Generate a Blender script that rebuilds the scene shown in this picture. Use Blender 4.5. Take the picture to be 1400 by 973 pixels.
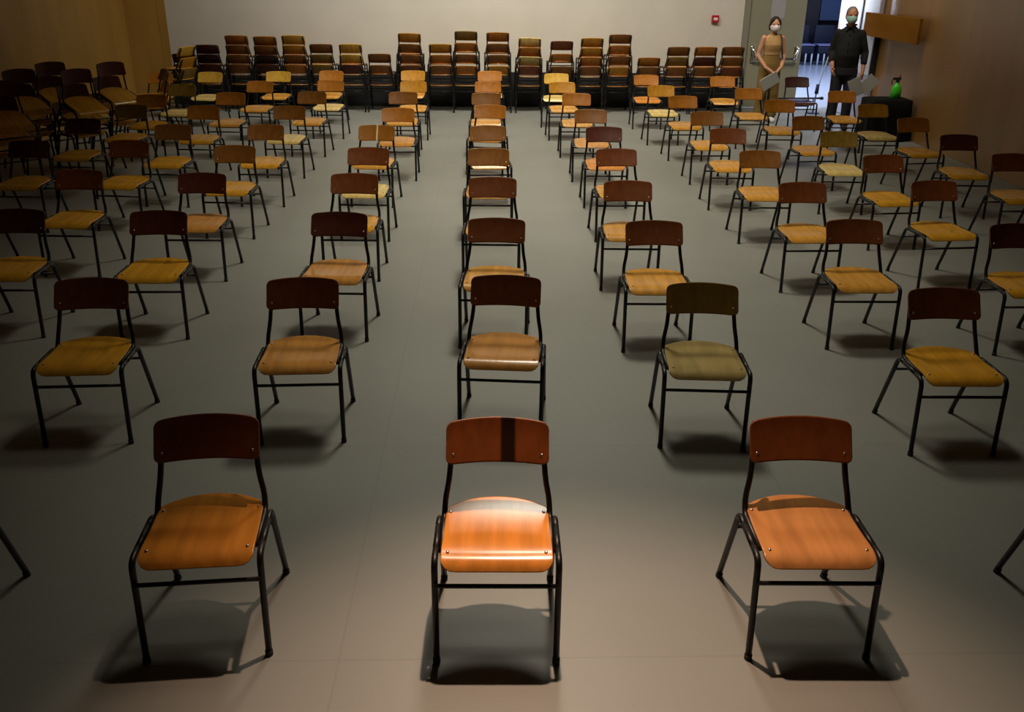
import bpy, bmesh, math, random
from math import sin, cos, pi, radians, sqrt, atan2
from mathutils import Vector, Matrix
random.seed(7)
SC = bpy.context.scene
for o in list(bpy.data.objects):
    bpy.data.objects.remove(o)
C = SC.collection

# ------------------------------------------------------------------ camera
FPX, PITCH, YAW, ROLL, CAMH = 1235.41, 0.407947, 0.030290, 0.010219, 2.3673
fw = Vector((sin(YAW)*cos(PITCH), cos(YAW)*cos(PITCH), -sin(PITCH)))
rt = Vector((cos(YAW), -sin(YAW), 0)); up = rt.cross(fw)
R_ = cos(ROLL)*rt + sin(ROLL)*up; U_ = -sin(ROLL)*rt + cos(ROLL)*up
cam_d = bpy.data.cameras.new('camera'); cam = bpy.data.objects.new('camera', cam_d); C.objects.link(cam)
cam_d.sensor_width = 36; cam_d.lens = 36*FPX/1400; cam_d.clip_end = 100
M = Matrix.Identity(4)
for i in range(3):
    M[i][0] = R_[i]; M[i][1] = U_[i]; M[i][2] = -fw[i]
M[2][3] = CAMH
cam.matrix_world = M
SC.camera = cam

# ------------------------------------------------------------------ view, world, lights
SC.view_settings.view_transform = 'Standard'; SC.view_settings.look = 'None'
SC.view_settings.gamma = 1; SC.view_settings.use_curve_mapping = False
SC.view_settings.exposure = 0.0
w = bpy.data.worlds.new('world'); SC.world = w; w.use_nodes = True
w.node_tree.nodes['Background'].inputs[0].default_value = (0.9, 0.85, 0.75, 1)
w.node_tree.nodes['Background'].inputs[1].default_value = 0.006

def light(name, kind, loc, target, power, color, **kw):
    l = bpy.data.lights.new(name, kind); l.energy = power; l.color = color
    for k, v in kw.items(): setattr(l, k, v)
    o = bpy.data.objects.new(name, l); C.objects.link(o); o.location = loc
    dv = Vector(target)-Vector(loc)
    o.rotation_euler = dv.to_track_quat('-Z', 'Y').to_euler()
    return o
# warm theatre spotlight over the front row
light('front_spotlight', 'SPOT', (.26, 3.85, 4.6), (.36, 1.95, 0), 1000, (1.0, .67, .48), spot_size=radians(48), spot_blend=1.0, shadow_soft_size=.05)
# dim ceiling spots down the middle of the hall
for nm, y, pw, sz in (('front', 5.3, 190, 84), ('near', 7.9, 980, 90), ('middle', 10.8, 700, 94), ('far', 13.6, 880, 108)):
    light('ceiling_spot_'+nm, 'SPOT', (.65, y, 6.3), (.65, y+.25, 0), pw, (1.0, .93, .76), spot_size=radians(sz), spot_blend=1.0, shadow_soft_size=.55)
light('ceiling_spot_aimed_forward', 'SPOT', (.5, 8.4, 6.3), (.5, 3.3, 0), 480, (1.0, .93, .78), spot_size=radians(46), spot_blend=1.0, shadow_soft_size=.5)  # extra fill spot added to lighten the front-row shadows
light('door_washer', 'AREA', (4.7, 12.6, 5.6), (5.2, 15.8, .8), 36, (1.0, .90, .74), shape='RECTANGLE', size=1.0, size_y=.4, spread=radians(90))  # unseen fill light added to brighten the people and door leaf
light('wall_washer', 'AREA', (-.4, 13.8, 5.6), (-.4, 17.0, 1.2), 150, (1.0, .95, .84), shape='RECTANGLE', size=6.0, size_y=.4, spread=radians(120))  # unseen area light added to brighten the back wall
# daylight in the lobby beyond the open door
light('lobby_daylight', 'AREA', (8.6, 20.0, 4.4), (7.6, 19.4, 0), 480, (.60, .72, 1.0), shape='RECTANGLE', size=3.5, size_y=3.0)
light('lobby_window_light', 'AREA', (3.6, 20.2, 2.4), (6.4, 14.8, 1.1), 560, (.68, .76, 1.0), shape='RECTANGLE', size=2.2, size_y=2.0)  # added light aimed through the doorway to make bluish glare on the right wall
light('lobby_daylight_far', 'AREA', (9.5, 24.0, 4.4), (9.5, 24.0, 0), 60, (.35, .52, 1.0), shape='RECTANGLE', size=3, size_y=3)

# ------------------------------------------------------------------ materials
def mat(name, col, rough=.5, metal=0, spec=.5, coat=0):
    m = bpy.data.materials.new(name); m.use_nodes = True
    b = m.node_tree.nodes['Principled BSDF']
    b.inputs['Base Color'].default_value = (*col, 1); b.inputs['Roughness'].default_value = rough
    b.inputs['Metallic'].default_value = metal; b.inputs['Specular IOR Level'].default_value = spec
    b.inputs['Coat Weight'].default_value = coat
    return m
def nodes(m): return m.node_tree.nodes, m.node_tree.links, m.node_tree.nodes['Principled BSDF']
def noisy(name, c1, c2, scale=(4, 4, 4), rough=.5, spec=.5, detail=4, coat=0, rand=True, bump=0, nscale=1.0):
    m = mat(name, c1, rough, 0, spec, coat); N, L, b = nodes(m)
    tc = N.new('ShaderNodeTexCoord'); mp = N.new('ShaderNodeMapping'); mp.inputs['Scale'].default_value = scale
    nz = N.new('ShaderNodeTexNoise'); nz.inputs['Scale'].default_value = nscale; nz.inputs['Detail'].default_value = detail
    L.new(tc.outputs['Object'], mp.inputs['Vector'])
    if rand:
        oi = N.new('ShaderNodeObjectInfo'); mu = N.new('ShaderNodeVectorMath'); mu.operation = 'SCALE'
        cb = N.new('ShaderNodeCombineXYZ')
        for k in range(3): L.new(oi.outputs['Random'], cb.inputs[k])
        L.new(cb.outputs[0], mu.inputs[0]); mu.inputs['Scale'].default_value = 40
        ad = N.new('ShaderNodeVectorMath'); L.new(mp.outputs[0], ad.inputs[0]); L.new(mu.outputs[0], ad.inputs[1])
        L.new(ad.outputs[0], nz.inputs['Vector'])
    else: L.new(mp.outputs[0], nz.inputs['Vector'])
    cr = N.new('ShaderNodeValToRGB')
    cr.color_ramp.elements[0].position = .35; cr.color_ramp.elements[0].color = (*c1, 1)
    cr.color_ramp.elements[1].position = .65; cr.color_ramp.elements[1].color = (*c2, 1)
    L.new(nz.outputs[0], cr.inputs[0]); L.new(cr.outputs[0], b.inputs['Base Color'])
    if bump:
        bp = N.new('ShaderNodeBump'); bp.inputs['Strength'].default_value = bump; bp.inputs['Distance'].default_value = .005
        L.new(nz.outputs[0], bp.inputs['Height']); L.new(bp.outputs[0], b.inputs['Normal'])
    return m
GR = (26, 2.2, 26)      # seat grain runs front to back
GB = (24, 24, 3.0)      # backrest grain runs up and down
def seatm(n, c): return noisy('seat_'+n, tuple(x*.84 for x in c), tuple(min(1, x*1.1) for x in c), GR, .22, .5)
def backm(n, c): return noisy('back_'+n, tuple(x*.86 for x in c), tuple(min(1, x*1.12) for x in c), GB, .42, .28)
SEAT = dict(honey=seatm('honey', (.62, .292, .046)), golden=seatm('golden', (.62, .292, .022)), orange=seatm('orange', (.62, .23, .035)),
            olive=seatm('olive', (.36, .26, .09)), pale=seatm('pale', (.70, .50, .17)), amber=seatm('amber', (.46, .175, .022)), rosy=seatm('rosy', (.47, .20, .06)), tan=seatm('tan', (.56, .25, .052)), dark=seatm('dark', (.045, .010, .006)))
BACK = dict(red=backm('red', (.155, .042, .009)), brown=backm('brown', (.21, .078, .011)), orange=backm('orange', (.38, .135, .012)),  # real tone differences, plus weaker light on near backs put into darker tones
            honey=backm('honey', (.46, .205, .014)), olive=backm('olive', (.20, .115, .015)), maroon=backm('maroon', (.075, .015, .006)),
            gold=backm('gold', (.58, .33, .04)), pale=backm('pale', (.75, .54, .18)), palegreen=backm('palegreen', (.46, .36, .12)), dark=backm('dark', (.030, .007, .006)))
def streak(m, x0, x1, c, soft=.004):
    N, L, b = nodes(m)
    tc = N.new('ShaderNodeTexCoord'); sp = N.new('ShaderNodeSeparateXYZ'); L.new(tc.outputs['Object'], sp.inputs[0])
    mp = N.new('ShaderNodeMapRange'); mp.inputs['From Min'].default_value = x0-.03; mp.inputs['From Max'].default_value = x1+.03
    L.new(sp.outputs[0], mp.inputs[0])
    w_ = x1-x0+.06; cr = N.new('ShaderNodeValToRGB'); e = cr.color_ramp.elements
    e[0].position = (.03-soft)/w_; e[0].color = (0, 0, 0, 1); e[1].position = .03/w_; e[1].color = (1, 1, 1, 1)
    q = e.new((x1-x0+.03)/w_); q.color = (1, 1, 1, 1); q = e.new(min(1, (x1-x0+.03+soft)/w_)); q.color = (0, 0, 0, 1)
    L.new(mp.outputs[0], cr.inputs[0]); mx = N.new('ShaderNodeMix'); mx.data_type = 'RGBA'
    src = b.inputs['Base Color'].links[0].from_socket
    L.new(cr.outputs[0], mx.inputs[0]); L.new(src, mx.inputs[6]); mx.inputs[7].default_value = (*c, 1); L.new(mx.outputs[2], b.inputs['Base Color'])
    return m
BACK['stained'] = streak(backm('stained', (.19, .050, .010)), .018, .062, (.018, .006, .003), .012)  # dark vertical streak mixed into the backrest colour
BACK['slit'] = streak(backm('slit', (.30, .115, .012)), -.006, .006, (.80, .62, .36), .003)  # glare line on the glossy back, painted into the wood colour
M_TUBE = mat('black_painted_steel', (.006, .005, .005), .42, 0, .4)
M_RUB = mat('black_rubber', (.012, .012, .012), .7)
M_BOLT = mat('steel_bolt', (.55, .5, .45), .35, 1)

# ------------------------------------------------------------------ mesh helpers
def link(name, me, m, parent=None, smooth=True):
    if smooth:
        for p in me.polygons: p.use_smooth = True
    if m is not None: me.materials.append(m)
    o = bpy.data.objects.new(name, me); C.objects.link(o)
    if parent: o.parent = parent
    return o
def obj(name, bm, m, parent=None, smooth=True):
    bmesh.ops.recalc_face_normals(bm, faces=bm.faces)
    me = bpy.data.meshes.new(name); bm.to_mesh(me); bm.free()
    o = link(name, me, m, parent, smooth)
    return o
def box(bm, lo, hi, bev=0.0):
    r = bmesh.ops.create_cube(bm, size=1)
    vs = r['verts']
    for v in vs:
        v.co = Vector([lo[i]+(v.co[i]+.5)*(hi[i]-lo[i]) for i in range(3)])
    if bev:
        es = list({e for v in vs for e in v.link_edges})
        bmesh.ops.bevel(bm, geom=es, offset=bev, segments=2, affect='EDGES', profile=.5)
def boxo(name, lo, hi, m, parent=None, bev=0.0):
    bm = bmesh.new(); box(bm, lo, hi, bev); return obj(name, bm, m, parent, smooth=False)
def fillet(pts, d, n=5):
    pts = [Vector(p) for p in pts]; out = [pts[0]]
    for i in range(1, len(pts)-1):
        a, b, c = pts[i-1], pts[i], pts[i+1]
        dd = min(d, (b-a).length*.48, (c-b).length*.48)
        p0 = b+(a-b).normalized()*dd; p2 = b+(c-b).normalized()*dd
        for k in range(n+1):
            t = k/n; out.append((1-t)**2*p0+2*t*(1-t)*b+t*t*p2)
    out.append(pts[-1]); return out
def tube(bm, pts, r, seg=10, caps=True, flat=None):
    """sweep circles (radius r or list) along a polyline"""
    pts = [Vector(p) for p in pts]; n = len(pts)
    rs = r if isinstance(r, (list, tuple)) else [r]*n
    rings = []; prev = None
    for i, p in enumerate(pts):
        t = (pts[min(i+1, n-1)]-pts[max(i-1, 0)]).normalized()
        if prev is None:
            a = Vector((0, 0, 1)) if abs(t.z) < .9 else Vector((1, 0, 0))
            u = t.cross(a).normalized()
        else:
            u = (prev-t*prev.dot(t)).normalized()
        prev = u; v = t.cross(u)
        rings.append([bm.verts.new(p+rs[i]*(cos(2*pi*k/seg)*u+sin(2*pi*k/seg)*v)) for k in range(seg)])
    for a, b in zip(rings, rings[1:]):
        for k in range(seg):
            bm.faces.new((a[k], a[(k+1) % seg], b[(k+1) % seg], b[k]))
    if caps:
        bm.faces.new(rings[0][::-1]); bm.faces.new(rings[-1])
def lathe(bm, prof, c=(0, 0, 0), seg=20):
    rings = []
    for r, z in prof:
        rings.append([bm.verts.new((c[0]+r*cos(2*pi*k/seg), c[1]+r*sin(2*pi*k/seg), c[2]+z)) for k in range(seg)])
    for a, b in zip(rings, rings[1:]):
        for k in range(seg): bm.faces.new((a[k], a[(k+1) % seg], b[(k+1) % seg], b[k]))
    bm.faces.new(rings[0][::-1]); bm.faces.new(rings[-1])
def interp(prof, s):
    """prof = list of (y,z); s = arc length from the start"""
    acc = 0
    for (a, b) in zip(prof, prof[1:]):
        L = math.hypot(b[0]-a[0], b[1]-a[1])
        if s <= acc+L or b is prof[-1]:
            t = (s-acc)/L; return (a[0]+(b[0]-a[0])*t, a[1]+(b[1]-a[1])*t), ((b[0]-a[0])/L, (b[1]-a[1])/L)
        acc += L
def smoothprof(p, n=3):
    for _ in range(n):
        q = [p[0]]
        for a, b in zip(p, p[1:]):
            q.append((a[0]*.75+b[0]*.25, a[1]*.75+b[1]*.25)); q.append((a[0]*.25+b[0]*.75, a[1]*.25+b[1]*.75))
        q.append(p[-1]); p = q
    return p
def sheet(prof, hw, s0f, s1f, th, bend=0.0, nu=15, nv=15, dish=0.0):
    """curved plywood panel following profile, half width hw(sfrac), ends trimmed by s0f(x)/s1f(x)"""
    prof = smoothprof(prof)
    Ltot = sum(math.hypot(b[0]-a[0], b[1]-a[1]) for a, b in zip(prof, prof[1:]))
    bm = bmesh.new(); G = [[], []]
    for i in range(nu):
        u = -cos(pi*i/(nu-1))          # denser near the sides
        row = [[], []]
        for j in range(nv):
            v = (1-cos(pi*j/(nv-1)))/2
            h = hw(v); x = u*h; s0 = s0f(x); s1 = Ltot-s1f(x)
            s = s0+(s1-s0)*v
            x = u*hw(s/Ltot)
            (y, z), (ty, tz) = interp(prof, s)
            ny, nz = tz, -ty
            if nz < 0 or (abs(nz) < 1e-6 and ny > 0): ny, nz = -ny, -nz
            off = bend*(x/.195)**2
            dz = -dish*(1-u*u)*sin(pi*v)
            for k in (0, 1):
                row[k].append(bm.verts.new((x, y+off-k*ny*th, z+dz-k*nz*th)))
        G[0].append(row[0]); G[1].append(row[1])
    for k in (0, 1):
        for i in range(nu-1):
            for j in range(nv-1):
                bm.faces.new((G[k][i][j], G[k][i+1][j], G[k][i+1][j+1], G[k][i][j+1]))
    for i in range(nu-1):
        for j in (0, nv-1): bm.faces.new((G[0][i][j], G[0][i+1][j], G[1][i+1][j], G[1][i][j]))
    for j in range(nv-1):
        for i in (0, nu-1): bm.faces.new((G[0][i][j], G[0][i][j+1], G[1][i][j+1], G[1][i][j]))
    return bm
def corner(r, hw):
    def f(x):
        a = abs(x)-(hw-r)
        return 0 if a <= 0 else r-sqrt(max(0, r*r-min(a, r)**2))
    return f
def empty(name, loc, rz=0.0):
    o = bpy.data.objects.new(name, None); C.objects.link(o); o.location = loc; o.rotation_euler = (0, 0, rz)
    o.empty_display_size = .1
    return o
def tag(o, label=None, cat=None, group=None, kind=None):
    if label: o['label'] = label
    if cat: o['category'] = cat
    if group: o['group'] = group
    if kind: o['kind'] = kind
    return o
def struct(o): o['kind'] = 'structure'; return o

# ------------------------------------------------------------------ room shell
XL, XR, YB, HC = -6.30, 6.36, 17.0, 6.6
# floor: grey resin with faint joints
mf = noisy('floor_resin', (.208, .210, .186), (.236, .238, .212), (.35, .35, .35), .42, .42, 5, rand=False, nscale=2.0)
N, L, b = nodes(mf)
br = N.new('ShaderNodeTexBrick'); br.offset = 0; br.inputs['Scale'].default_value = 1
br.inputs['Brick Width'].default_value = 2.0; br.inputs['Row Height'].default_value = 1.62; br.inputs['Mortar Size'].default_value = .004
br.inputs['Color1'].default_value = (1, 1, 1, 1); br.inputs['Color2'].default_value = (.985, .985, .985, 1); br.inputs['Mortar'].default_value = (.88, .88, .88, 1)
tc = N.new('ShaderNodeTexCoord'); mp = N.new('ShaderNodeMapping'); mp.inputs['Location'].default_value = (.55, .60, 0)
L.new(tc.outputs['Object'], mp.inputs[0]); L.new(mp.outputs[0], br.inputs['Vector'])
mx = N.new('ShaderNodeMix'); mx.data_type = 'RGBA'; mx.blend_type = 'MULTIPLY'; mx.inputs[0].default_value = 1
src = b.inputs['Base Color'].links[0].from_socket
L.new(src, mx.inputs[6]); L.new(br.outputs[0], mx.inputs[7]); L.new(mx.outputs[2], b.inputs['Base Color'])
nz2 = N.new('ShaderNodeTexNoise'); nz2.inputs['Scale'].default_value = 1.3; nz2.inputs['Detail'].default_value = 6
mr = N.new('ShaderNodeMapRange'); mr.inputs['To Min'].default_value = .36; mr.inputs['To Max'].default_value = .50
L.new(tc.outputs['Object'], nz2.inputs['Vector']); L.new(nz2.outputs[0], mr.inputs[0]); L.new(mr.outputs[0], b.inputs['Roughness'])
struct(boxo('floor', (XL-.2, -4, -.2), (XR+.2, YB, 0), mf))
# plywood-clad side walls
def plywall(name, c1, c2, rough, spec, coat=0, croft=.2):
    m = noisy(name, c1, c2, (.9, .9, .25), rough, spec, 6, coat, rand=False, nscale=2.2)
    N, L, b = nodes(m)
    b.inputs['Coat Roughness'].default_value = croft
    br = N.new('ShaderNodeTexBrick'); br.offset = .0; br.inputs['Scale'].default_value = 1
    br.inputs['Brick Width'].default_value = 1.25; br.inputs['Row Height'].default_value = 2.5; br.inputs['Mortar Size'].default_value = .004
    br.inputs['Color1'].default_value = (1, 1, 1, 1); br.inputs['Color2'].default_value = (.86, .86, .86, 1); br.inputs['Mortar'].default_value = (.5, .5, .5, 1)
    tc = N.new('ShaderNodeTexCoord'); sp = N.new('ShaderNodeSeparateXYZ'); cb = N.new('ShaderNodeCombineXYZ')
    ad = N.new('ShaderNodeMath'); ad.operation = 'ADD'
    L.new(tc.outputs['Object'], sp.inputs[0]); L.new(sp.outputs[0], ad.inputs[0]); L.new(sp.outputs[1], ad.inputs[1])
    L.new(ad.outputs[0], cb.inputs[0]); L.new(sp.outputs[2], cb.inputs[1]); L.new(cb.outputs[0], br.inputs['Vector'])
    mx = N.new('ShaderNodeMix'); mx.data_type = 'RGBA'; mx.blend_type = 'MULTIPLY'; mx.inputs[0].default_value = 1
    src = b.inputs['Base Color'].links[0].from_socket
    L.new(src, mx.inputs[6]); L.new(br.outputs[0], mx.inputs[7]); L.new(mx.outputs[2], b.inputs['Base Color'])
    return m
M_WOODL = plywall('plywood_cladding', (.40, .22, .045), (.50, .28, .06), .5, .4)
M_WOODR = plywall('varnished_cladding', (.34, .17, .045), (.42, .21, .055), .42, .5, 1.0, .30)
struct(boxo('wall_left', (XL-.2, -4, 0), (XL, YB+.2, HC), M_WOODL))
struct(boxo('wall_right', (XR, -4, 0), (XR+.2, YB+.2, HC), M_WOODR))
M_PLAS = noisy('painted_plaster', (.56, .53, .46), (.60, .57, .50), (1, 1, 1), .75, .25, 3, rand=False, nscale=1.5)
DX0, DX1, DH = 4.67, 6.30, 2.15     # doorway
bm = bmesh.new(); box(bm, (-5.59, YB, 0), (DX0, YB+.2, HC)); box(bm, (DX0, YB, DH), (XR, YB+.2, HC)); struct(obj('wall_back', bm, M_PLAS, smooth=False))
struct(boxo('wall_back_panel', (XL, YB-.02, 0), (-5.59, YB+.2, HC), M_WOODL))
struct(boxo('ceiling', (XL-.2, -4, HC), (XR+.2, YB+.2, HC+.2), mat('dark_ceiling', (.05, .05, .05), .9)))
struct(boxo('wall_front', (XL-.2, -4.2, 0), (XR+.2, -4, HC), mat('dark_curtain_wall', (.04, .035, .03), .9)))
struct(boxo('baseboard_back', (-5.59, YB-.06, 0), (DX0-.12, YB, .60), mat('black_grille_plinth', (.012, .012, .012), .55)))
M_FRAME = mat('door_frame_paint', (.22, .21, .16), .5)
bm = bmesh.new(); box(bm, (DX0-.10, YB-.05, 0), (DX0, YB+.2, DH+.1), .004); box(bm, (DX0-.10, YB-.05, DH), (XR, YB+.2, DH+.1), .004)
struct(obj('trim_1', bm, M_FRAME, smooth=False))
# closed door leaf
M_LEAF = noisy('door_leaf_paint', (.25, .24, .165), (.265, .255, .175), (1, 1, 1), .5, .4, 3, rand=False)
M_CHR = mat('chrome', (.8, .8, .76), .18, 1)
door = struct(boxo('door_1', (DX0+.01, YB-.02, .01), (5.67, YB+.03, DH-.01), M_LEAF, None, .003))
tag(door, None)
bm = bmesh.new(); tube(bm, [(4.84, YB-.11, .87), (5.56, YB-.11, .87)], .020, 10); obj('panic_bar', bm, mat('grey_bar', (.05, .05, .045), .4), door)
for x, s in ((4.79, 1), (5.57, -1)):
    bm = bmesh.new()
    tube(bm, fillet([(x+.05*s, YB-.11, .86), (x+.02*s, YB-.12, .93), (x-.02*s, YB-.10, 1.03), (x-.02*s, YB-.02, 1.05)], .04), [.026]*14, 10)
    box(bm, (x-.035, YB-.05, .80), (x+.035, YB-.02, 1.08), .01)
    obj('bar_bracket', bm, M_CHR, door)
# the other leaf, folded open against the right wall
M_OPEN = mat('white_door_leaf', (.62, .64, .68), .35, 0, .5)
d2 = struct(boxo('door_2', (XR-.075, 15.25, .01), (XR-.02, 16.9, DH), mat('grey_door_panel', (.30, .28, .34), .4, 0, .5), None, .003))
boxo('white_panel', (XR-.082, 15.28, .76), (XR-.075, 16.88, DH-.02), M_OPEN, d2)
for y0 in (15.24, 15.93):
    boxo('edge_strip', (XR-.10, y0, .76), (XR-.076 if y0 > 15.5 else XR-.015, y0+.045, 1.36 if y0 < 15.5 else DH-.02), mat('black_edge', (.01, .01, .015), .4), d2)
boxo('lock_plate', (XR-.11, 15.62, .98), (XR-.083, 15.70, 1.12), M_RUB, d2)

# ------------------------------------------------------------------ lobby beyond the door
M_LF = mat('lobby_floor_tiles', (.42, .45, .52), .25, 0, .5)
M_NAVY = noisy('navy_lobby_wall', (.012, .014, .025), (.016, .018, .03), (1, 1, 1), .6, rand=False)
struct(boxo('floor_lobby', (3.0, YB, -.2), (14, 31, 0), M_LF))
bm = bmesh.new(); box(bm, (3.0, 30, 0), (14, 30.2, 5)); struct(obj('wall_lobby_back', bm, M_NAVY, smooth=False))
struct(boxo('wall_lobby_left', (2.8, YB+.2, 0), (3.0, 30, 5), M_NAVY))
struct(boxo('wall_lobby_right', (14, YB+.2, 0), (14.2, 30, 5), M_NAVY))
struct(boxo('ceiling_lobby', (3.0, YB+.2, 5), (14, 30, 5.2), M_NAVY))
struct(boxo('window_1', (9.02, 25.85, 1.08), (10.05, 25.9, 4.2), mat('blue_grey_glass', (.05, .075, .14), .25, 0, .6)))
struct(boxo('trim_2', (8.62, 25.8, 0), (8.98, 26.1, 5), mat('black_column', (.010, .008, .010), .5)))
struct(boxo('wall_lobby_partition', (8.4, 26.1, 0), (14, 26.3, 5), M_NAVY))
struct(boxo('trim_3', (10.15, 25.7, 1.0), (10.35, 26.0, 5), mat('pale_mullion', (.40, .46, .60), .4)))

# row of navy lounge seats standing far back in the lobby
M_SEATN = mat('navy_upholstery', (.004, .006, .022), .7)
M_LAV = mat('lavender_laminate', (.22, .22, .42), .4)
M_WLEG = mat('white_steel_leg', (.60, .66, .80), .4)
for i, x in enumerate((8.35, 9.02, 9.72, 10.4)):
    y = 25.1
    e = empty('lounge_seat', (x, y, 0))
    bm = bmesh.new(); box(bm, (-.27, .20, .52), (.27, .30, .98), .03); obj('backrest', bm, M_SEATN, e)
    bm = bmesh.new(); box(bm, (-.29, -.28, .30), (.29, .24, .50), .03); obj('seat', bm, M_SEATN, e)
    bm = bmesh.new(); box(bm, (-.29, -.30, .50), (.29, .18, .53), .008); obj('armrest' if False else 'seat_board', bm, M_LAV if i != 2 else M_SEATN, e)
    for sx in (-.25, -.09, .09, .25):
        bm = bmesh.new(); tube(bm, [(sx, -.24, 0), (sx, -.24, .31)], .022, 8); obj('leg', bm, M_WLEG, e)
    tag(e, ['navy lounge seat farthest left, half behind the closed door leaf', 'navy lounge seat seen left of the black-shirted man in the lobby', 'darker navy lounge seat just behind the black-shirted man',
            'navy lounge seat in the lobby hidden mostly by the black-shirted man'][i], 'seat', 'lounge seats in the lobby')


# ------------------------------------------------------------------ school chair prototype
def chair_bolts(pts, nrm, r=.006):
    bm = bmesh.new()
    for p in pts:
        p = Vector(p); n = Vector(nrm).normalized()
        tube(bm, [p-n*.002, p+n*.0015, p+n*.0025], [r, r, r*.5], 8)
    return bm
PF = [(.205, .452), (.15, .449), (.08, .443), (0, .440), (-.08, .442), (-.14, .444), (-.175, .440), (-.200, .425), (-.214, .402)]
PB = [(.163, .632), (.195, .69), (.222, .74), (.240, .785)]
def make_chair():
    root = empty('school_chair', (0, 0, 0))
    cr = corner(.045, .198)
    seat = obj('seat', sheet(PF, lambda v: .192+.008*min(1, v*1.3), lambda x: .075*(abs(x)/.195)**2.2+corner(.02, .195)(x)*.6, cr, .011, 0, 17, 17, .004), SEAT['honey'], root)
    for q in ((-.178, .105, .447), (.178, .105, .447), (-.176, -.150, .4445), (.176, -.150, .4445)): obj('bolt', chair_bolts([q], (0, 0, 1)), M_BOLT, seat)
    cb = corner(.026, .195); ct = lambda x: cb(x)+.010*(x/.195)**2
    back = obj('backrest', sheet(PB, lambda v: .195, cb, ct, .011, -.030, 17, 9), BACK['brown'], root)
    bpts = []
    for sx in (-1, 1):
        for (y, z) in ((.177, .664), (.229, .757)): bpts.append((sx*.168, y+.004-.0225, z))
    for q in bpts: obj('bolt', chair_bolts([q], (0, -.9, .42)), M_BOLT, back)
    rt_ = .0122
    for s in (-1, 1):
        # front leg with its knee bend
        bm = bmesh.new(); tube(bm, fillet([(s*.2204, -.216, .012), (s*.222, -.185, .424), (s*.221, -.10, .424)], .05), rt_, 10)
        fl = obj('leg', bm, M_TUBE, root)
        bm = bmesh.new(); tube(bm, [(s*.2204, -.216, 0), (s*.2204, -.216, .022)], .0145, 10); obj('rubber_foot', bm, M_RUB, fl)
        bm = bmesh.new(); tube(bm, fillet([(s*.221, .03, .424), (s*.220, .112, .424), (s*.2219, .2816, .012)], .035), rt_, 10)
        rl = obj('leg', bm, M_TUBE, root)
        bm = bmesh.new(); tube(bm, [(s*.2219, .2816, 0), (s*.2219, .2735, .021)], .0145, 10); obj('rubber_foot', bm, M_RUB, rl)
        bm = bmesh.new(); tube(bm, [(s*.221, -.11, .424), (s*.221, .04, .424)], rt_, 10); obj('side_rail', bm, M_TUBE, root)
        bm = bmesh.new(); tube(bm, fillet([(s*.168, .236, .762), (s*.176, .185, .655), (s*.184, .152, .56), (s*.199, .136, .485), (s*.202, .105, .426), (s*.200, -.12, .424)], .045), .0112, 10)
        obj('upright', bm, M_TUBE, root)
    bm = bmesh.new(); tube(bm, [(-.22, -.210, .34), (.22, -.210, .34)], .0085, 8); obj('stretcher', bm, M_TUBE, root)
    bm = bmesh.new(); tube(bm, [(-.221, .148, .34), (.221, .148, .34)], .0085, 8); obj('stretcher', bm, M_TUBE, root)
    return root
proto = make_chair()
def dup(root, bolts=True):
    r = root.copy(); C.objects.link(r)
    for k in list(r.keys()):
        if k in ('label', 'group', 'category'): del r[k]
    for ch in list(root.children):
        c = ch.copy(); C.objects.link(c); c.parent = r
        for g in ch.children:
            if not bolts and g.name.startswith('bolt'): continue
            q = g.copy(); C.objects.link(q); q.parent = c
    return r
used = [False]
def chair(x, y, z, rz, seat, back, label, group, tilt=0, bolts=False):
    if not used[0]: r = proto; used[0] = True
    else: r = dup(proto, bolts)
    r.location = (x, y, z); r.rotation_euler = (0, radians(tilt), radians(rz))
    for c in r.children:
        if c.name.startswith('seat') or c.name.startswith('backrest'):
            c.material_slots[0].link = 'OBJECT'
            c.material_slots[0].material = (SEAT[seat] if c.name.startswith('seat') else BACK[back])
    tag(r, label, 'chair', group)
    return r
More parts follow.
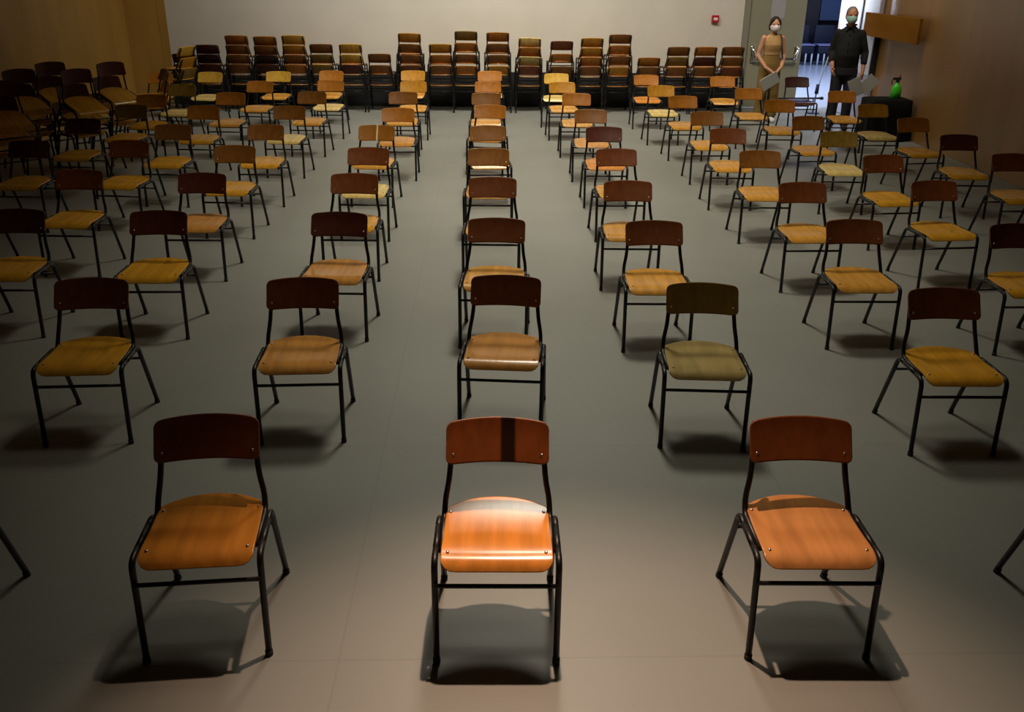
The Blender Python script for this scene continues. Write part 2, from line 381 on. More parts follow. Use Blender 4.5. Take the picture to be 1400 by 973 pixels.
GRID = [
    ('C',0,0.037,2.836,-1.0), ('C',1,0.090,4.566,-5.1), ('C',2,0.056,5.810,-3.8), ('C',3,0.042,7.109,-2.4),
    ('C',4,0.016,8.377,-1.0), ('C',5,0.027,9.686,4.2), ('C',6,0.015,11.255,-10.2), ('C',7,-0.005,12.404,0.0),
    ('C',8,0.023,13.716,-0.0), ('C',9,0.054,15.135,-0.0), ('L1',0,-1.049,2.873,4.4), ('L1',1,-0.999,4.520,2.2),
    ('L1',2,-1.029,5.958,-2.7), ('L1',3,-1.089,7.230,-1.4), ('L1',4,-1.117,8.383,-2.5), ('L1',5,-1.190,9.670,-5.1),
    ('L1',6,-1.057,10.944,0.2), ('L1',7,-1.124,12.445,0.3), ('L1',8,-1.078,13.670,-0.6), ('L1',9,-1.194,15.118,-1.4),
    ('L2',1,-2.135,4.512,3.0), ('L2',2,-2.266,5.986,1.0), ('L2',3,-2.325,7.223,-0.4), ('L2',4,-2.379,8.459,-2.6),
    ('L2',5,-2.356,9.672,-1.1), ('L2',6,-2.389,11.071,-3.1), ('L2',7,-2.355,12.403,-3.8), ('L2',8,-2.311,13.740,-2.5),
    ('L2',9,-2.505,15.029,-3.2), ('L3',2,-3.253,6.019,0.8), ('L3',3,-3.368,7.338,-2.3), ('L3',4,-3.459,8.698,-6.3),
    ('L3',5,-3.337,9.653,-3.5), ('L3',6,-3.409,11.031,-3.7), ('L3',7,-3.398,12.260,-2.5), ('L3',8,-3.313,13.552,-4.6),
    ('L3',9,-3.313,14.867,-2.2), ('L4',3,-4.294,7.371,-2.4), ('L4',4,-4.374,8.658,-0.5), ('L4',5,-4.421,10.010,-3.1),
    ('L4',6,-4.289,11.093,-4.1), ('L4',7,-4.350,12.030,-0.4), ('L4',8,-4.306,13.128,-4.0), ('L4',9,-4.355,14.708,-5.7),
    ('L5',9,-5.067,14.554,0.3), ('R1',0,1.197,2.836,-1.2), ('R1',1,1.162,4.435,-3.9), ('R1',2,1.134,5.750,-0.7),
    ('R1',3,1.133,6.996,-1.3), ('R1',4,1.233,8.380,1.7), ('R1',5,1.261,9.654,-0.6), ('R1',6,1.249,10.916,-1.8),
    ('R1',7,1.215,12.400,-1.1), ('R1',8,1.132,13.692,2.3), ('R1',9,1.108,14.839,-4.0), ('R2',1,2.469,4.351,-0.9),
    ('R2',2,2.524,5.792,-0.7), ('R2',3,2.548,6.954,1.4), ('R2',4,2.577,8.320,-1.0), ('R2',5,2.580,9.573,-1.8),
    ('R2',6,2.630,10.790,-0.8), ('R2',7,2.632,12.214,0.5), ('R2',8,2.539,13.346,0.3), ('R2',9,2.542,14.727,-2.1),
    ('R3',2,3.615,5.690,0.4), ('R3',3,3.668,7.033,4.7), ('R3',4,3.694,8.130,4.5), ('R3',5,3.717,9.414,-3.9),
    ('R3',6,3.770,10.486,4.3), ('R3',7,3.832,11.877,-2.6), ('R3',8,3.755,13.095,0.5), ('R3',9,3.737,14.599,-1.4),
    ('R4',4,4.944,8.217,-0.2), ('R4',5,4.936,9.262,-2.9), ('R4',6,4.979,10.397,6.3), ('R4',7,4.931,11.510,0.7),
    ('R4',8,5.002,12.844,-3.9), ('R4',9,4.940,14.585,3.5), ('L2',0,-2.130,2.870,4.0), ('R2',0,2.400,2.850,-1.0),
]
SPECIAL = {  # (column, row): (seat, back)
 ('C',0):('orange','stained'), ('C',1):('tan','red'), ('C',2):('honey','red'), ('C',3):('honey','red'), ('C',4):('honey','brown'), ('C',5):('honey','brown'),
 ('C',6):('orange','orange'), ('C',7):('honey','brown'), ('C',8):('honey','orange'), ('C',9):('honey','orange'),
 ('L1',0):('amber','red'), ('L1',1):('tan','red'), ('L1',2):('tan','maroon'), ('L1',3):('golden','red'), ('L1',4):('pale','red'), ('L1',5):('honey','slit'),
 ('L1',6):('tan','orange'), ('L1',7):('honey','brown'), ('L1',8):('honey','honey'), ('L1',9):('honey','honey'),
 ('L2',0):('tan','red'), ('L2',1):('golden','red'), ('L2',2):('golden','maroon'), ('L2',3):('tan','maroon'), ('L2',4):('golden','brown'), ('L2',5):('golden','brown'),
 ('L2',6):('pale','brown'), ('L2',7):('honey','brown'), ('L2',8):('pale','orange'), ('L2',9):('honey','orange'),
 ('L3',2):('golden','maroon'), ('L3',3):('golden','red'), ('L3',4):('golden','red'), ('L3',5):('golden','brown'), ('L3',6):('golden','orange'), ('L3',7):('honey','orange'),
 ('L3',8):('honey','orange'), ('L3',9):('honey','gold'),
 ('L4',3):('golden','red'), ('L4',4):('golden','maroon'), ('L4',5):('golden','maroon'), ('L4',6):('golden','olive'), ('L4',7):('golden','orange'), ('L4',8):('pale','olive'),
 ('L4',9):('pale','gold'), ('L5',9):('golden','orange'),
 ('R1',0):('rosy','red'), ('R1',1):('olive','olive'), ('R1',2):('honey','red'), ('R1',3):('honey','red'), ('R1',4):('honey','red'), ('R1',5):('orange','maroon'),
 ('R1',6):('tan','brown'), ('R1',7):('honey','orange'), ('R1',8):('honey','honey'), ('R1',9):('pale','gold'),
 ('R2',0):('honey','red'), ('R2',1):('golden','red'), ('R2',2):('honey','red'), ('R2',3):('honey','red'), ('R2',4):('honey','brown'), ('R2',5):('honey','red'),
 ('R2',6):('honey','brown'), ('R2',7):('honey','orange'), ('R2',8):('pale','honey'), ('R2',9):('orange','orange'),
 ('R3',2):('golden','maroon'), ('R3',3):('golden','red'), ('R3',4):('golden','red'), ('R3',5):('pale','olive'), ('R3',6):('honey','brown'), ('R3',7):('honey','orange'),
 ('R3',8):('honey','orange'), ('R3',9):('honey','orange'),
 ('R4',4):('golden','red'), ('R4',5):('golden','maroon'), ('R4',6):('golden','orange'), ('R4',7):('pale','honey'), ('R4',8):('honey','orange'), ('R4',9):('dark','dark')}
COLN = {'C': 'centre column', 'L1': 'first column left of centre', 'L2': 'second column left of centre', 'L3': 'third column left of centre',
        'L4': 'fourth column left of centre', 'L5': 'leftmost column', 'R1': 'first column right of centre', 'R2': 'second column right of centre',
        'R3': 'third column right of centre', 'R4': 'rightmost column'}
ROWN = ['front row', 'second row', 'third row', 'fourth row', 'fifth row', 'sixth row', 'seventh row', 'eighth row', 'ninth row', 'tenth row']
TONE = dict(stained='stained', slit='pale-streaked brown', red='reddish-brown', brown='brown', orange='orange-brown', honey='honey', olive='olive-brown', maroon='dark maroon', gold='golden', pale='pale blond', palegreen='pale greenish', dark='near-black')
UNIQ = {('C',0): 'brightly spotlit orange-seated school chair in the middle of the front row',
        ('L1',0): 'school chair turned slightly inward, left of the spotlit chair in the front row',
        ('R1',0): 'school chair in the front row, right of the spotlit chair',
        ('R1',1): 'greyish olive school chair, second row, first column right of centre',
        ('R4',9): 'near-black school chair standing in front of the open doorway',
        ('L2',0): 'front row school chair cut off by the left picture edge',
        ('R2',0): 'front row school chair cut off by the right picture edge'}
G1 = 'school chairs set out in spaced rows'
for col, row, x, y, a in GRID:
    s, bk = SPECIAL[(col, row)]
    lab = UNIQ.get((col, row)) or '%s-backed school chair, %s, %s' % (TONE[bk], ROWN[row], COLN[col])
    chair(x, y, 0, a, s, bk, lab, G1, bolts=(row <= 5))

# stacks along the back wall, chairs facing the wall; colours listed from the top of each stack
STACKS = [  # x, count, pitch, yaw, lean, backs from the top down
 (-4.72, 3, .154, 181, 0, ['maroon', 'dark', 'maroon']), (-4.21, 4, .154, 180, 0, ['orange', 'brown', 'brown', 'brown']),
 (-3.74, 4, .150, 180, 0, ['orange', 'brown', 'dark', 'maroon']), (-3.26, 4, .157, 180, 0, ['gold', 'honey', 'brown', 'orange']),
 (-2.81, 3, .167, 181, 0, ['brown', 'olive', 'olive']), (-2.31, 3, .169, 180, 0, ['gold', 'gold', 'maroon']),
 (-1.82, 2, .185, 180, 0, ['brown', 'brown']), (-1.30, 4, .173, 180, -2.2, ['honey', 'brown', 'brown', 'red']),
 (-0.78, 3, .175, 180, 0, ['honey', 'orange', 'brown']), (-0.34, 4, .186, 179, -.6, ['olive', 'orange', 'brown', 'orange']),
 (0.20, 4, .181, 180, 0, ['orange', 'brown', 'brown', 'honey']), (0.74, 4, .153, 180, -1.6, ['pale', 'orange', 'palegreen', 'red']),
 (1.29, 3, .206, 180, 0, ['red', 'orange', 'brown']), (1.80, 4, .155, 180, 0, ['honey', 'honey', 'orange', 'brown']),
 (2.29, 4, .175, 180, 0, ['brown', 'orange', 'brown', 'honey']), (2.80, 2, .155, 180, 0, ['orange', 'brown']),
 (3.29, 3, .166, 181, 0, ['brown', 'olive', 'brown']), (3.77, 3, .168, 180, 0, ['orange', 'maroon', 'brown']), (4.24, 3, .170, 180, 0, ['brown', 'brown', 'red'])]
ORD = ['first', 'second', 'third', 'fourth', 'fifth', 'sixth', 'seventh', 'eighth', 'ninth', 'tenth', 'eleventh', 'twelfth', 'thirteenth', 'fourteenth', 'fifteenth',
       'sixteenth', 'seventeenth', 'eighteenth', 'nineteenth']
LEV = {2: ['top', 'bottom'], 3: ['top', 'middle', 'bottom'], 4: ['topmost', 'second from top', 'third from top', 'lowest']}
G2 = 'stacked chairs along the back wall'
for i, (x, n, pt, yw, lean, cols) in enumerate(STACKS):
    for k in range(n):
        lv = n-1-k      # height index
        z = lv*pt
        xx = x+math.tan(radians(lean))*z*1.0+random.uniform(-.006, .006)
        chair(xx, 16.42, z, yw+random.uniform(-1, 1), random.choice(['amber', 'tan', 'amber']), cols[k],
              '%s-backed chair, %s of the %s stack from left by back wall' % (TONE[cols[k]], {'second from top': 'second', 'third from top': 'third'}.get(LEV[n][k], LEV[n][k]), ORD[i]), G2, tilt=(lean if lv else 0)*.5)
# stacks by the left wood wall, turned towards the hall
G3 = 'stacked chairs by the left wood wall'
WST = [(-5.03, 12.40, 54, 'left side front stack nearest the far corner'),
       (-5.12, 11.55, 52, 'left side front stack second from the far corner'),
       (-5.76, 12.35, 52, 'farther of two stacks against the left wood wall'),
       (-5.76, 11.50, 50, 'nearer of two stacks against the left wood wall'),
       (-5.40, 10.35, 46, 'left side stack nearest the picture edge')]
for i, (x, y, yw, where) in enumerate(WST):      # (x, y) is where the top backrest stands; upper chairs rock forward in the stack
    for k in range(3):
        lv = 2-k; th = radians((0, 10, 20)[lv]); a = radians(yw+random.uniform(-1.5, 1.5))
        # pivot on the front feet line
        py, pz = -.22-(-.22*cos(th)), .22*sin(th)
        off = Matrix.Rotation(a, 3, 'Z') @ Vector((0, py-.17, 0))
        c = chair(x+off.x+random.uniform(-.008, .008), y+off.y, lv*.145+pz, 0, 'golden', ['maroon', 'maroon', 'red'][k],
              '%s chair of the %s' % (['top', 'middle', 'bottom'][k], where), G3)
        c.rotation_euler = (Matrix.Rotation(a, 3, 'Z') @ Matrix.Rotation(th, 3, 'X')).to_euler()
# small stacks in the far left corner
for (x, y, n, yw, cols, where) in [(-5.02, 15.55, 3, 248, ['gold', 'honey', 'olive'], 'sideways stack in the far left corner'),
                                   (-5.12, 16.35, 2, 184, ['maroon', 'maroon'], 'pair behind the sideways corner stack'),
                                   (-4.80, 13.55, 2, 300, ['maroon', 'orange'], 'low sideways stack by the left wall')]:
    for k in range(n):
        lv = n-1-k
        chair(x, y, lv*.17, yw, 'golden', cols[k], '%s chair of the %s' % (LEV[n][k], where), G3)

# ------------------------------------------------------------------ small things
# fire alarm call point on the back wall
M_RED = mat('red_plastic', (.40, .012, .02), .4)
ax, az = 4.06, 1.53
al = boxo('alarm_call_point', (ax-.062, YB-.055, az-.062), (ax+.062, YB, az+.062), M_RED, None, .008)
tag(al, 'small red fire alarm call point on the pale back wall', 'alarm')
boxo('glass_pane', (ax-.036, YB-.060, az-.022), (ax+.036, YB-.054, az+.022), mat('white_pane', (.75, .68, .70), .4), al)
# notice on the door leaf
pn = boxo('paper_notice', (5.04, YB-.026, 1.55), (5.29, YB-.021, 1.90), mat('notice_paper', (.34, .33, .34), .8))
tag(pn, 'pale paper notice stuck on the closed door leaf', 'notice')
# wooden board fixed along the right wall by the door
bd = boxo('wooden_board', (XR-.16, 13.6, 1.37), (XR-.112, 15.62, 1.72), noisy('matt_board', (.24, .095, .012), (.28, .115, .016), (2, 2, 6), .85, .05, rand=False), None, .003)
tag(bd, 'long flat brown wooden board fixed on the right wall beside the doorway', 'board')
# black cloth covered table with a green spray bottle
M_CLOTH = noisy('black_cloth', (.003, .003, .003), (.005, .005, .006), (3, 3, 3), .85, .2, rand=False)
tb = empty('side_table', (5.98, 13.75, 0))
bm = bmesh.new(); box(bm, (-.30, -.22, .55), (.30, .22, .585), .006); obj('tabletop', bm, M_TUBE, tb)
for sx in (-.26, .26):
    for sy in (-.18, .18):
        bm = bmesh.new(); tube(bm, [(sx, sy, 0), (sx, sy, .56)], .016, 8); obj('leg', bm, M_TUBE, tb)
tag(tb, 'low side table by the right wall, hidden under a black cloth', 'table')
bm = bmesh.new()
def ring(z, rx, ry, amp, ph=0, n=72):
    out = []
    for k in range(n):
        a = 2*pi*k/n; c, s_ = cos(a), sin(a)
        e = .32; x = rx*math.copysign(abs(c)**e, c); y = ry*math.copysign(abs(s_)**e, s_)
        f = 1+amp*sin(9*a+ph)+amp*.6*sin(17*a+2*ph)
        out.append(bm.verts.new((5.98+x*f, 13.75+y*f, z)))
    return out
rr = [ring(.602, .20, .14, 0), ring(.600, .29, .21, 0), ring(.588, .318, .238, .004), ring(.45, .325, .245, .02, .4), ring(.25, .332, .252, .035, .8), ring(.03, .338, .26, .045, 1.0)]
for a, b2 in zip(rr, rr[1:]):
    for k in range(72): bm.faces.new((a[k], a[(k+1) % 72], b2[(k+1) % 72], b2[k]))
bm.faces.new(rr[0])
cl = obj('black_tablecloth', bm, M_CLOTH); tag(cl, 'black cloth draped to the floor over the side table by the right wall', 'tablecloth')
sb = empty('spray_bottle', (6.08, 13.72, .602))
bm = bmesh.new(); lathe(bm, [(.062, 0), (.074, .01), (.076, .10), (.070, .15), (.048, .19), (.024, .215), (.022, .235)], seg=24)
obj('bottle_body', bm, mat('green_plastic', (.06, .62, .02), .3, 0, .5), sb)
bm = bmesh.new(); lathe(bm, [(.026, .232), (.028, .262), (.02, .27)], seg=16); obj('screw_cap', bm, M_RUB, sb)
bm = bmesh.new(); box(bm, (-.075, -.014, .265), (.045, .014, .30), .008); tube(bm, [(-.07, 0, .285), (-.085, 0, .24), (-.075, 0, .20)], .008, 8)
hd = obj('spray_head', bm, M_RUB, sb)
bm = bmesh.new(); tube(bm, [(.02, 0, .295), (.028, 0, .335)], .009, 8); obj('pressure_knob', bm, mat('dull_red', (.20, .03, .04), .5), hd)
tag(sb, 'bright green spray bottle with black head on the black cloth', 'bottle')
# black rod on two small feet in the doorway, white pole with a dark foot
rd = empty('black_rod', (5.62, 16.72, 0))
bm = bmesh.new(); tube(bm, [(-.52, 0, .20), (.40, 0, .21), (.44, 0, .21), (.475, 0, .21)], [.016, .016, .030, .026], 10); obj('rod', bm, M_RUB, rd)
for sx in (-.42, .30):
    bm = bmesh.new(); tube(bm, [(sx, -.10, .008), (sx, 0, .20), (sx, .10, .008)], .008, 8); obj('foot', bm, M_RUB, rd)
tag(rd, 'thin black rod held low across the doorway on two feet', 'rod')
pl = empty('white_pole', (5.84, 16.3, 0))
bm = bmesh.new(); tube(bm, [(-.02, 0, .42), (.16, .02, 1.25)], .008, 8); obj('pole', bm, mat('white_pole_paint', (.75, .78, .85), .4), pl)
bm = bmesh.new(); tube(bm, [(-.02, 0, .50), (-.03, 0, .34)], [.028, .034], 10); tube(bm, [(-.03, 0, .36), (-.05, 0, .005)], .012, 8); box(bm, (-.15, -.06, 0), (.05, .06, .02), .004)
obj('pole_foot', bm, mat('dark_blue_plastic', (.01, .02, .08), .5), pl)
tag(pl, 'thin white pole with a dark blue foot, behind the man in the doorway', 'pole')

# ------------------------------------------------------------------ people
def oval_loft(bm, rings, seg=24):
    """rings: (x, y, z, rx, ry)"""
    R = []
    for (x, y, z, rx, ry) in rings:
        R.append([bm.verts.new((x+rx*cos(2*pi*k/seg), y+ry*sin(2*pi*k/seg), z)) for k in range(seg)])
    for a, b in zip(R, R[1:]):
        for k in range(seg): bm.faces.new((a[k], a[(k+1) % seg], b[(k+1) % seg], b[k]))
    bm.faces.new(R[0][::-1]); bm.faces.new(R[-1])
def ball(bm, c, r, seg=16):
    m = Matrix.Translation(c) @ Matrix.Diagonal((r[0], r[1], r[2], 1))
    bmesh.ops.create_uvsphere(bm, u_segments=seg, v_segments=seg//2+2, radius=1, matrix=m)
def limb(bm, pts, rs, seg=14):
    P = fillet(pts, .04, 3) if False else [Vector(p) for p in pts]
    # resample with interpolated radii
    out = []; rr = []
    for i in range(len(P)-1):
        for k in range(4):
            t = k/4; out.append(P[i].lerp(P[i+1], t)); rr.append(rs[i]+(rs[i+1]-rs[i])*t)
    out.append(P[-1]); rr.append(rs[-1])
    tube(bm, out, rr, seg)
    for p, r in ((P[0], rs[0]), (P[-1], rs[-1])): ball(bm, p, (r, r, r), 12)
    for p, r in zip(P[1:-1], rs[1:-1]): ball(bm, p, (r, r, r), 12)
def fuse(name, bm, m, parent, vox=.009, smooth_it=2):
    """weld overlapping solids into one continuous skin"""
    bmesh.ops.recalc_face_normals(bm, faces=bm.faces)
    me = bpy.data.meshes.new(name+'_raw'); bm.to_mesh(me); bm.free()
    t = bpy.data.objects.new(name+'_raw', me); C.objects.link(t)
    r = t.modifiers.new('r', 'REMESH'); r.mode = 'VOXEL'; r.voxel_size = vox; r.use_smooth_shade = True
    s = t.modifiers.new('s', 'SMOOTH'); s.factor = .5; s.iterations = smooth_it
    dg = bpy.context.evaluated_depsgraph_get(); dg.update()
    me2 = bpy.data.meshes.new_from_object(t.evaluated_get(dg)); bpy.data.objects.remove(t)
    me2.name = name; me2.materials.clear()
    return link(name, me2, m, parent)
def hand(bm, wrist, d, palm_n, side, s=1.0, curl=.5):
    """d = direction of the fingers, palm_n = where the palm faces, side = +1/-1 thumb side"""
    d = Vector(d).normalized(); n = Vector(palm_n); n = (n-d*n.dot(d)).normalized(); l = d.cross(n)*side; w_ = Vector(wrist)
    limb(bm, [w_, w_+d*.045*s, w_+d*.085*s], [.024*s, .028*s, .026*s], 10)
    for k, (o, L) in enumerate(((.030, .070), (.011, .080), (-.009, .075), (-.028, .058))):
        b0 = w_+d*.080*s+l*o*s
        p1 = b0+d*L*.45*s+n*.012*curl*s; p2 = p1+(d*(1-.5*curl)+n*curl).normalized()*L*.32*s; p3 = p2+(d*(1-.9*curl)+n*curl*1.4).normalized()*L*.26*s
        limb(bm, [b0, p1, p2, p3], [.0095*s, .0090*s, .0082*s, .0070*s], 8)
    t0 = w_+d*.030*s+l*.024*s
    limb(bm, [t0, t0+(d*.6+l*.8)*.034*s, t0+(d*.9+l*.75+n*.4)*.055*s], [.012*s, .0105*s, .008*s], 8)
def head(bm, c, s=1.0, yaw=0.0):
    """head centred on c facing -Y turned by yaw"""
    hb = bmesh.new()
    ball(hb, (0, .012, .025), (.076, .094, .098), 20); ball(hb, (0, -.018, -.045), (.058, .070, .068), 18)
    ball(hb, (0, -.040, -.085), (.030, .030, .022), 12)
    limb(hb, [(0, -.080, .012), (0, -.098, -.018)], [.009, .014], 8)          # nose
    for sx in (-1, 1):
        ball(hb, (sx*.078, .012, -.010), (.010, .020, .030), 10)              # ears
        ball(hb, (sx*.032, -.070, .028), (.022, .012, .008), 10)              # brow
        ball(hb, (sx*.040, -.060, -.022), (.020, .018, .018), 10)
    ball(hb, (0, -.078, -.052), (.022, .012, .007), 10)                       # mouth
    hb.transform(Matrix.Translation(c) @ Matrix.Rotation(yaw, 4, 'Z') @ Matrix.Scale(s, 4))
    me = bpy.data.meshes.new('h'); hb.to_mesh(me); hb.free(); bm.from_mesh(me); bpy.data.meshes.remove(me)
def facemask(name, c, s, yaw, m, parent):
    bm = bmesh.new(); nu, nv = 15, 9; G = [[], []]
    for i in range(nu):
        a = radians(-78+156*i/(nu-1))
        row = [[], []]
        for j in range(nv):
            v = j/(nv-1); z = -.098+v*.098
            rx = .074+.010*sin(pi*v); ry = .098+.028*max(0, sin(pi*v))**.6*cos(a)**2
            z2 = z*(.55+.45*cos(a))-.010*(1-cos(a))
            for k in (0, 1):
                q = 1-.02*k; row[k].append(bm.verts.new((rx*sin(a)*q, -ry*cos(a)*q+.006, z2+.010)))
        G[0].append(row[0]); G[1].append(row[1])
    for k in (0, 1):
        for i in range(nu-1):
            for j in range(nv-1): bm.faces.new((G[k][i][j], G[k][i+1][j], G[k][i+1][j+1], G[k][i][j+1]))
    for sx in (-1, 1):
        tube(bm, [(sx*.070, -.012, -.004), (sx*.080, .014, .012), (sx*.083, .030, -.010), (sx*.078, .004, -.045)], .0016, 6)
    bm.transform(Matrix.Translation(c) @ Matrix.Rotation(yaw, 4, 'Z') @ Matrix.Scale(s, 4))
    return obj(name, bm, m, parent)
def eyes(c, s, yaw, parent):
    for sx in (-1, 1):
        bm = bmesh.new(); ball(bm, (sx*.032, -.080, .006), (.013, .007, .0065), 10)
        bm.transform(Matrix.Translation(c) @ Matrix.Rotation(yaw, 4, 'Z') @ Matrix.Scale(s, 4)); obj('eye', bm, mat('dark_eye', (.03, .018, .01), .2), parent)
SKIN1 = noisy('skin_light', (.52, .25, .13), (.56, .28, .15), (9, 9, 9), .5, .4, rand=False)
SKIN2 = noisy('skin_ruddy', (.46, .19, .10), (.50, .22, .12), (9, 9, 9), .5, .4, rand=False)
HAIRD = noisy('dark_brown_hair', (.012, .007, .004), (.03, .016, .008), (60, 60, 8), .5, .4, rand=False, bump=.4)
HAIRG = noisy('short_grey_hair', (.16, .12, .09), (.30, .24, .20), (70, 70, 30), .6, .3, rand=False, bump=.4)
PAPER = mat('white_paper', (.62, .62, .60), .7)

# ---- woman (height about 1.60), standing, hands clasped low in front over a sheet of paper
W = empty('person', (4.65, 15.35, 0), radians(6)); W.scale = (1.02, 1.02, 1.03)
tag(W, 'woman in a sleeveless tan top and white mask standing before the closed door leaf', 'person')
hc = (0.0, -.01, 1.475)
bm = bmesh.new()
head(bm, hc, .96, radians(-12))
limb(bm, [(0, .012, 1.30), (0, .006, 1.40)], [.050, .047], 14)
oval_loft(bm, [(0, .01, .80, .145, .10), (0, .01, .90, .155, .105), (0, .005, 1.00, .125, .090), (0, 0, 1.08, .115, .085), (0, 0, 1.17, .130, .095), (0, .005, 1.25, .145, .090), (0, .01, 1.31, .120, .07), (0, .012, 1.335, .06, .05)])
for s in (-1, 1):
    limb(bm, [(s*.150, .012, 1.285), (s*.205, .03, 1.05), (s*.215, .02, 1.02), (s*.13, -.12, .86), (s*.045, -.185, .80)], [.046, .036, .035, .028, .022], 12)
    limb(bm, [(s*.075, .01, .84), (s*.078, 0, .46), (s*.080, .02, .08)], [.080, .054, .036], 14)
    limb(bm, [(s*.080, .03, .05), (s*.085, -.11, .035)], [.036, .030], 10)
hand(bm, (-.045, -.185, .80), (.55, -.15, -.75), (.3, .9, .2), 1, .9, .7)
hand(bm, (.045, -.190, .805), (-.55, -.20, -.75), (-.3, .9, .2), -1, .9, .7)
body = fuse('body', bm, SKIN1, W, .008, 2)
bm = bmesh.new()   # hair with a low bun
ball(bm, (0, .030, .045), (.088, .098, .096), 20); ball(bm, (0, .055, -.02), (.080, .065, .085), 18); ball(bm, (0, .115, -.03), (.040, .036, .040), 14)
for s in (-1, 1): limb(bm, [(s*.045, -.052, .088), (s*.074, -.022, .05), (s*.082, .02, .0), (s*.078, .035, -.06)], [.018, .018, .022, .020], 8)
bm.transform(Matrix.Translation(hc) @ Matrix.Rotation(radians(-12), 4, 'Z') @ Matrix.Scale(.96, 4))
fuse('hair', bm, HAIRD, W, .009, 2)
eyes(hc, .96, radians(-12), W)
facemask('face_mask', hc, .96, radians(-12), mat('white_mask', (.68, .60, .60), .8), W)
bm = bmesh.new()   # sleeveless top
oval_loft(bm, [(0, .005, 1.035, .132, .100), (0, .003, 1.08, .128, .098), (0, -.004, 1.15, .140, .112), (0, -.006, 1.19, .145, .117), (0, .002, 1.25, .138, .102), (0, .010, 1.31, .112, .080), (0, .013, 1.345, .066, .060), (0, .012, 1.365, .054, .054)])
TAN = noisy('tan_ribbed_knit', (.42, .25, .10), (.46, .28, .12), (60, 60, 3), .85, .1, rand=False)
fuse('sleeveless_top', bm, TAN, W, .008, 1)
bm = bmesh.new()   # wide khaki trousers
oval_loft(bm, [(0, .008, 1.05, .126, .096), (0, .008, .98, .142, .106), (0, .010, .90, .172, .122), (0, .010, .80, .176, .124), (0, .01, .74, .165, .115)])
for s in (-1, 1): limb(bm, [(s*.085, .01, .80), (s*.098, .005, .45), (s*.105, .015, .13)], [.092, .088, .090], 16)
fuse('trousers', bm, noisy('khaki_twill', (.20, .125, .04), (.24, .15, .05), (3, 3, 1), .85, .1, rand=False, bump=.3), W, .009, 1)
for s in (-1, 1):
    bm = bmesh.new(); limb(bm, [(s*.082, .045, .045), (s*.088, -.06, .042), (s*.092, -.135, .034)], [.044, .043, .036], 12)
    for v in bm.verts: v.co.z = max(v.co.z, 0.0)
    obj('shoe', bm, mat('white_canvas_shoe', (.66, .62, .58), .6), W)
bm = bmesh.new(); tube(bm, [(.105, .10, 1.24), (.108, .06, 1.34), (.104, -.05, 1.335), (.10, -.115, 1.25), (.115, -.125, 1.12), (.15, -.09, 1.00), (.19, 0, .93)], .008, 8)
obj('bag_strap', bm, M_RUB, W)
bm = bmesh.new(); box(bm, (-.15, -.004, -.105), (.15, .004, .105)); bm.transform(Matrix.Translation((4.60, 15.12, .68)) @ Matrix.Rotation(radians(-32), 4, 'Y') @ Matrix.Rotation(radians(18), 4, 'X'))
o = obj('paper_sheet', bm, PAPER, smooth=False); tag(o, 'folded white paper held low in the hands of the woman', 'paper')

# ---- man (height about 1.76), arms down, papers in one hand
Mn = empty('person', (5.61, 14.62, 0), radians(-22)); Mn.scale = (1, 1, 1.05)
tag(Mn, 'grey-haired man in a dark shirt and pale green mask standing in the doorway', 'person')
hc = (-.01, -.035, 1.62)
HY = radians(14)
bm = bmesh.new()
head(bm, hc, 1.04, HY)
limb(bm, [(0, .0, 1.43), (-.005, -.015, 1.54)], [.062, .058], 14)
oval_loft(bm, [(0, .01, .86, .165, .12), (0, .0, .98, .17, .13), (0, -.01, 1.10, .175, .14), (0, .0, 1.25, .185, .13), (0, .01, 1.36, .18, .11), (0, .012, 1.44, .13, .085), (0, .01, 1.475, .07, .06)])
limb(bm, [(-.175, .01, 1.38), (-.235, .03, 1.13), (-.230, .0, 1.10), (-.19, -.14, .93)], [.044, .046, .044, .030], 12)
limb(bm, [(.175, .01, 1.38), (.258, .03, 1.13), (.260, .02, 1.10), (.262, -.09, .86)], [.044, .046, .044, .030], 12)
hand(bm, (-.19, -.14, .93), (.15, -.45, -.85), (.9, .2, 0), 1, 1.05, .55)
hand(bm, (.262, -.09, .86), (-.05, -.30, -.95), (-.95, 0, .1), -1, 1.05, .75)
for s in (-1, 1):
    limb(bm, [(s*.095, .01, .90), (s*.10, .0, .49), (s*.105, .025, .09)], [.098, .064, .044], 14)
    limb(bm, [(s*.105, .03, .06), (s*.12, -.13, .042)], [.042, .034], 10)
fuse('body', bm, SKIN2, Mn, .009, 2)
bm = bmesh.new()
ball(bm, (0, .026, .048), (.082, .094, .086), 20); ball(bm, (0, .052, -.015), (.076, .060, .068), 18)
for s in (-1, 1): limb(bm, [(s*.074, -.012, .055), (s*.080, .012, .020), (s*.078, .03, -.03)], [.012, .012, .010], 8)
bm.transform(Matrix.Translation(hc) @ Matrix.Rotation(HY, 4, 'Z') @ Matrix.Scale(1.04, 4))
fuse('hair', bm, HAIRG, Mn, .009, 1)
eyes(hc, 1.04, HY, Mn)
facemask('face_mask', hc, 1.04, HY, mat('pale_green_mask', (.30, .48, .44), .8), Mn)
SH = noisy('charcoal_shirt', (.013, .013, .013), (.019, .019, .018), (8, 8, 8), .8, .15, rand=False, bump=.3)
bm = bmesh.new()
oval_loft(bm, [(0, .008, .90, .180, .145), (0, .0, .98, .188, .158), (0, -.012, 1.08, .190, .170), (0, -.008, 1.20, .190, .158), (0, .002, 1.30, .195, .135), (0, .008, 1.37, .195, .115), (0, .012, 1.42, .165, .095), (0, .012, 1.455, .105, .078), (0, .004, 1.485, .072, .070)])
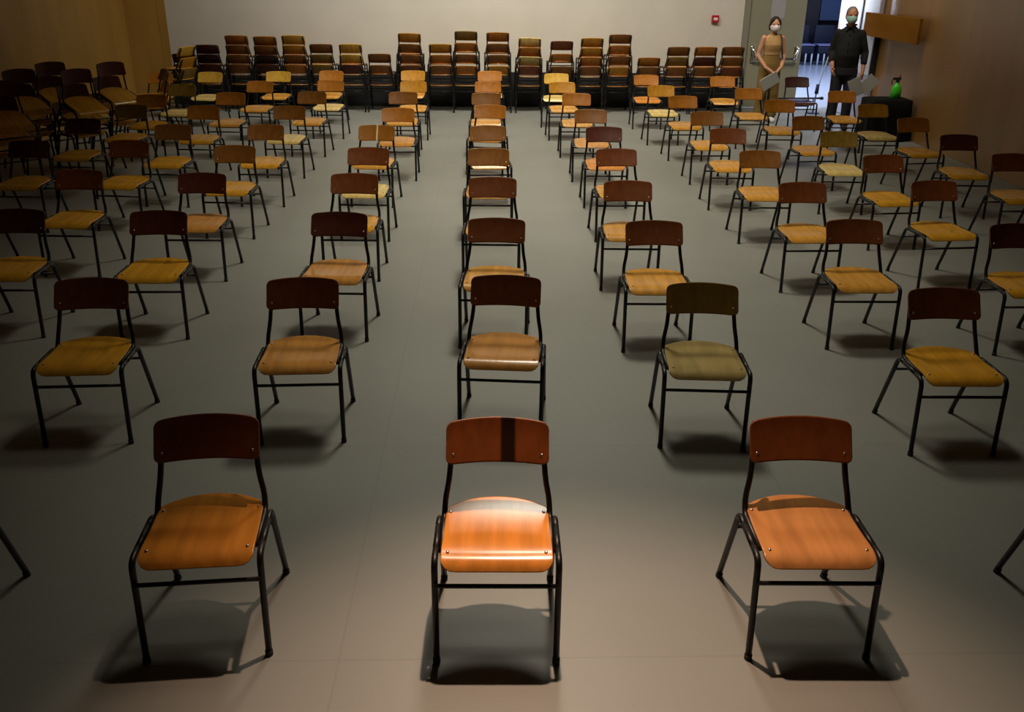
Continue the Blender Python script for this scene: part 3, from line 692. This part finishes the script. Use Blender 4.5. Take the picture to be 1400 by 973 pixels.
for s, e, w2 in ((-1, (-.232, .03, 1.12), (-.215, -.08, 1.01)), (1, (.258, .03, 1.12), (.262, -.04, .99))):
    limb(bm, [(s*.170, .01, 1.375), e, w2], [.068, .057, .050], 14)
fuse('shirt', bm, SH, Mn, .009, 5)
bm = bmesh.new()
for s in (-1, 1): limb(bm, [(s*.052, -.098, 1.425), (s*.034, -.082, 1.475), (s*.060, -.050, 1.495), (s*.076, .0, 1.505), (s*.035, .058, 1.512), (0, .064, 1.512)], [.011, .012, .011, .011, .011, .011], 8)
fuse('collar', bm, SH, Mn, .005, 3)
for z in (1.38, 1.28, 1.18, 1.08):
    bm = bmesh.new(); tube(bm, [(0, -.20+(.06 if z > 1.3 else .01 if z > 1.2 else 0), z), (0, -.168+(.06 if z > 1.3 else .01 if z > 1.2 else 0)+.03, z)], .007, 8); obj('button', bm, M_RUB, Mn)
bm = bmesh.new()
oval_loft(bm, [(0, .008, .96, .186, .146), (0, .01, .88, .190, .148), (0, .01, .80, .185, .140)])
for s in (-1, 1): limb(bm, [(s*.092, .01, .86), (s*.102, .0, .49), (s*.108, .02, .09)], [.105, .082, .068], 16)
fuse('trousers', bm, mat('black_trousers', (.010, .011, .016), .8), Mn, .009, 1)
for s in (-1, 1):
    bm = bmesh.new(); limb(bm, [(s*.105, .05, .050), (s*.115, -.08, .048), (s*.125, -.165, .038)], [.050, .050, .040], 12)
    for v in bm.verts: v.co.z = max(v.co.z, 0.0)
    obj('shoe', bm, mat('black_leather_shoe', (.010, .010, .012), .4), Mn)
def sheetpaper(cx, cy, cz, w, h, ry, rx, label):
    bm = bmesh.new(); box(bm, (-w/2, -.002, -h/2), (w/2, .002, h/2))
    bm.transform(Matrix.Translation((cx, cy, cz)) @ Matrix.Rotation(radians(ry), 4, 'Y') @ Matrix.Rotation(radians(rx), 4, 'X'))
    o = obj('paper_sheet', bm, PAPER, smooth=False); tag(o, label, 'paper', 'papers held by the man')
sheetpaper(5.72, 14.36, .68, .20, .29, -24, 10, 'left sheet of paper fanned in the hand of the dark-shirted man')
sheetpaper(5.93, 14.40, .72, .20, .28, 38, 12, 'right sheet of paper fanned in the hand of the dark-shirted man')
